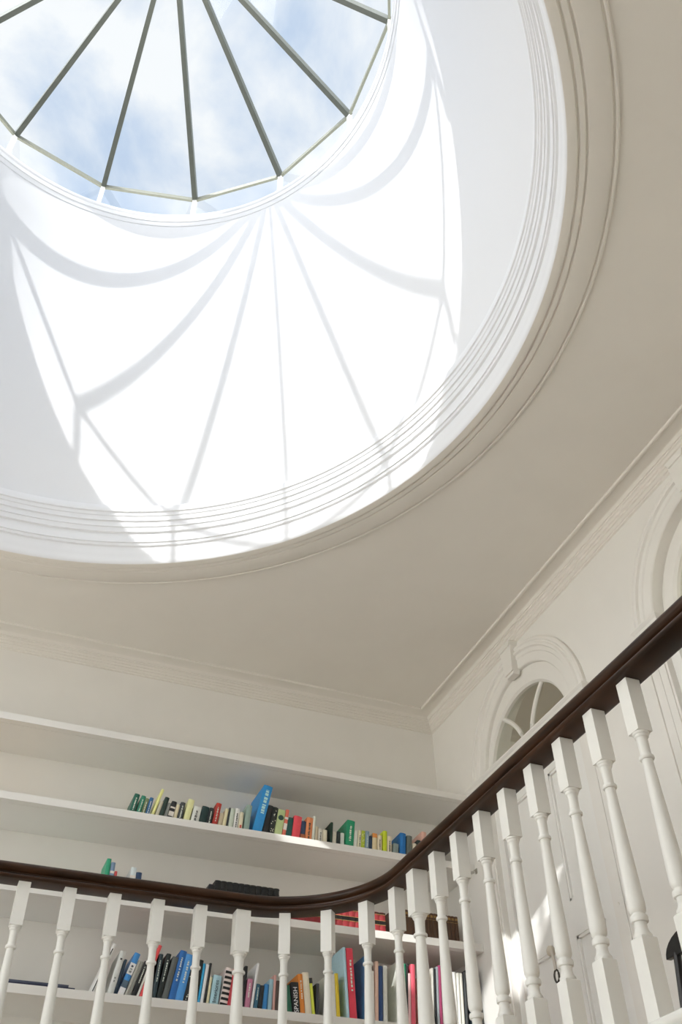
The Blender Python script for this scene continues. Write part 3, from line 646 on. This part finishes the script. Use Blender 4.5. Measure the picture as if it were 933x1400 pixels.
(3, 1.667, 0.014, 0.167, -0.114, '#c5cf45', 'top2', 'thin lime yellow book with black top, lower shelf'),
(3, 1.684, 0.015, 0.147, 0.0, '#34363a', '', 'dark grey book behind a baluster left of white spine'),
(3, 1.75, 0.035, 0.194, -0.046, '#dadccf', '', 'wide white spine with small mark left of yellow one, lower shelf'),
(3, 1.788, 0.017, 0.201, -0.051, '#cdb52c', '', 'yellow spined book leaning against the very tall blue one'),
(3, 1.838, 0.014, 0.325, -0.052, '#a9c8e0', '', 'very tall book with pale blue cover facing left, lower shelf'),
(3, 1.855, 0.035, 0.323, -0.053, '#cf3a4e', 'w', 'tall crimson book right of the very tall pale blue cover'),
(3, 1.929, 0.012, 0.302, 0.034, '#4f8fc0', '', 'thin mid blue tall book behind a baluster right of crimson one'),
(3, 1.946, 0.016, 0.245, 0.019, '#1d3230', '', 'dark green book first right of thin mid blue tall book'),
(3, 1.964, 0.015, 0.232, 0.019, '#d5d2ca', '', 'white book left of the beige pink spine, lower shelf'),
(3, 1.981, 0.017, 0.279, 0.039, '#cfae9c', '', 'beige pink spine taller than the white one beside it'),
(3, 2.001, 0.02, 0.26, 0.038, '#22406f', '', 'navy blue spine between beige pink and pale grey ones'),
(3, 2.024, 0.021, 0.264, 0.035, '#c8cac3', '', 'pale grey book right of navy blue spine'),
(3, 2.102, 0.024, 0.296, 0.043, '#d3d5cc', 'sticker', 'pale book with printed sticker at its top, right part of lower shelf'),
(3, 2.127, 0.014, 0.284, 0.056, '#1e7a58', '', 'thin green book right of the stickered pale book'),
(3, 2.143, 0.008, 0.286, 0.064, '#1c1d1e', '', 'thin black book between green and pink ones, lower shelf'),
(3, 2.153, 0.014, 0.241, 0.06, '#d9aeb0', '', 'pale pink short book left of raspberry pink spine'),
(3, 2.169, 0.022, 0.286, 0.055, '#d05668', '', 'raspberry pink spine left of the second thick newel'),
(3, 2.266, 0.012, 0.266, 0.032, '#cfc5b4', '', 'beige thin book just right of second thick newel, lower shelf'),
(3, 2.281, 0.01, 0.28, 0.06, '#d5d6d0', '', 'white thin book second right of second thick newel'),
(3, 2.294, 0.011, 0.279, 0.056, '#222528', '', 'thin black book third right of second thick newel'),
(3, 2.308, 0.012, 0.288, 0.052, '#a0aab0', '', 'thin grey book left of the plum spine, lower shelf'),
(3, 2.322, 0.014, 0.296, 0.048, '#a5406c', '', 'plum pink spine near the right end of lower shelf'),
(3, 2.402, 0.017, 0.273, 0.041, '#d9dad4', '', 'first of the last white books beside the right wall'),
(3, 2.423, 0.014, 0.271, 0.047, '#d5d5cf', '', 'second of the last white books beside the right wall'),
(3, 2.442, 0.014, 0.271, 0.043, '#c9c9c0', '', 'third of the last white books beside the right wall'),
(3, 2.462, 0.013, 0.279, 0.051, '#34383a', '', 'thin dark book after the last white books, lower shelf'),
]
for sh, x0, w_, h_, tl, col, deco, label in BOOKS:
    y = {1: YS + .12, 3: YS + .05}[sh]; z_ = {1: S_TOP[1], 3: S_TOP[3]}[sh] + .0008
    lean = math.atan(tl); t = w_ * math.cos(lean)
    L_ = (h_ - (t * math.sin(lean) if lean > 0 else 0)) / math.cos(lean)
    dep = .24 if h_ > .31 else (.17 if sh == 1 else .19)
    book(x0, y, z_, t, L_, dep, lean, col, label, 'books on the upper shelf' if sh == 1 else 'books on the lower shelf', deco=deco)
book(2.498, YS + .05, S_TOP[3] + .0008, .055, .295, .19, 0, '#22303a', 'dark patterned book pressed against the right wall, end of lower shelf', 'books on the lower shelf', deco='pattern')
# matching sets on the middle shelf
z_ = S_TOP[2] + .0008; y = YS + .10
for k in range(11): book(1.172 + k * .0302, y, z_, .0288, .175, .15, 0, '#121314', 'black ribbed volume of the matching black set just above the handrail', 'black ribbed volumes on the middle shelf', deco='ribs')
book(1.118, y, z_, .030, .150, .15, .16, '#17181a', 'lower black volume leaning at left end of the black set', 'black ribbed volumes on the middle shelf')
for k in range(16): book(1.540 + k * .0338, y, z_, .0325, .128, .14, 0, '#8a2a30', 'red bound volume with black spine bands in the red set on middle shelf', 'red law style volumes on the middle shelf', deco='law')
for k in range(18): book(2.130 + k * .0206, y, z_, .0197, .160, .13, 0, '#4a3220', 'thin brown volume with gilt lines in the brown set on middle shelf', 'brown volumes on the middle shelf', deco='gilt')
for x, t, h_, ln, c, dc, lb in ((.632, .020, .205, .02, '#2b8f6c', '', 'green book leftmost of the small group above the left handrail'), (.656, .020, .190, .01, '#6f86a0', 'band', 'navy and white banded book, second of small group above the left handrail'),
                                (.680, .012, .150, 0, '#b9494a', 'band', 'short red and white book, third of small group above the left handrail'), (.752, .026, .180, .02, '#c9d2d4', 'band', 'pale spined book with teal cover, fourth of small group above the left handrail'), (.783, .026, .160, 0, '#223a5c', '', 'dark blue book ending the small group above the left handrail')):
    book(x, y, z_, t, h_, .14, ln, c, lb, 'small group of books on the middle shelf', deco=dc)
# books lying flat
def flat(x, y, z0, wx, dy, t, col, label, group, edge):
    mb = MB(); mb.box((0, 0, 0), (wx, dy, .002)); mb.box((0, 0, t - .002), (wx, dy, t)); mb.box((0, 0, .001), (wx, .003, t - .001))
    o = mb.build('book', paint(col), smooth=0); o.location = (x, y, z0); tag(o, label, 'book', group)
    MB().box((.004, .0032, .0021), (wx - .004, dy - .004, t - .0021)).build('pages', M_PAGES, o, smooth=0)
flat(.265, YS + .02, S_TOP[3] + .0008, .310, .22, .010, '#2d3048', 'wide dark blue edged book lying flat, lower of two on lower shelf', 'books lying flat', 0)
flat(.262, YS + .02, S_TOP[3] + .0114, .285, .21, .009, '#4a5062', 'slimmer slate blue book lying flat on top of the wide one', 'books lying flat', 0)
flat(-.06, YS + .03, S_TOP[1] + .0008, .27, .20, .010, '#dfa23c', 'orange book lying flat at far left of the upper shelf', 'books lying flat', 0)

# ------------------------------------------------------------------ small black chair behind the balusters
ch = tag(empty('chair', (2.23, 2.355, 0)), 'small black chair with rounded backrest behind the balusters at right edge', 'chair')
pl = []
for i in range(15): a = PI - PI * i / 14; pl.append((.125 * math.cos(a), .375 + .068 * math.sin(a)))
MB().prism(pl, -.135, -.115, lambda u, v, t: (t, u, v)).build('backrest', M_BLACK, ch, bevel=.003)
MB().tube([(-.125, .080, .385), (-.120, .118, .20)], .012, 8).build('back_post', M_BLACK, ch)
MB().tube([(-.125, -.080, .385), (-.120, -.118, .20)], .012, 8).build('back_post', M_BLACK, ch)
MB().prism([(.145 * math.cos(a) , .145 * math.sin(a)) for a in [i * PI / 12 for i in range(24)]], .20, .222, lambda u, v, t: (u, v, t)).build('seat', M_BLACK, ch, bevel=.004)
for sx_, sy_ in ((-1, -1), (-1, 1), (1, -1), (1, 1)):
    MB().tube([(sx_ * .08, sy_ * .08, .201), (sx_ * .115, sy_ * .115, .001)], [.012, .009], 8).build('leg', M_BLACK, ch)
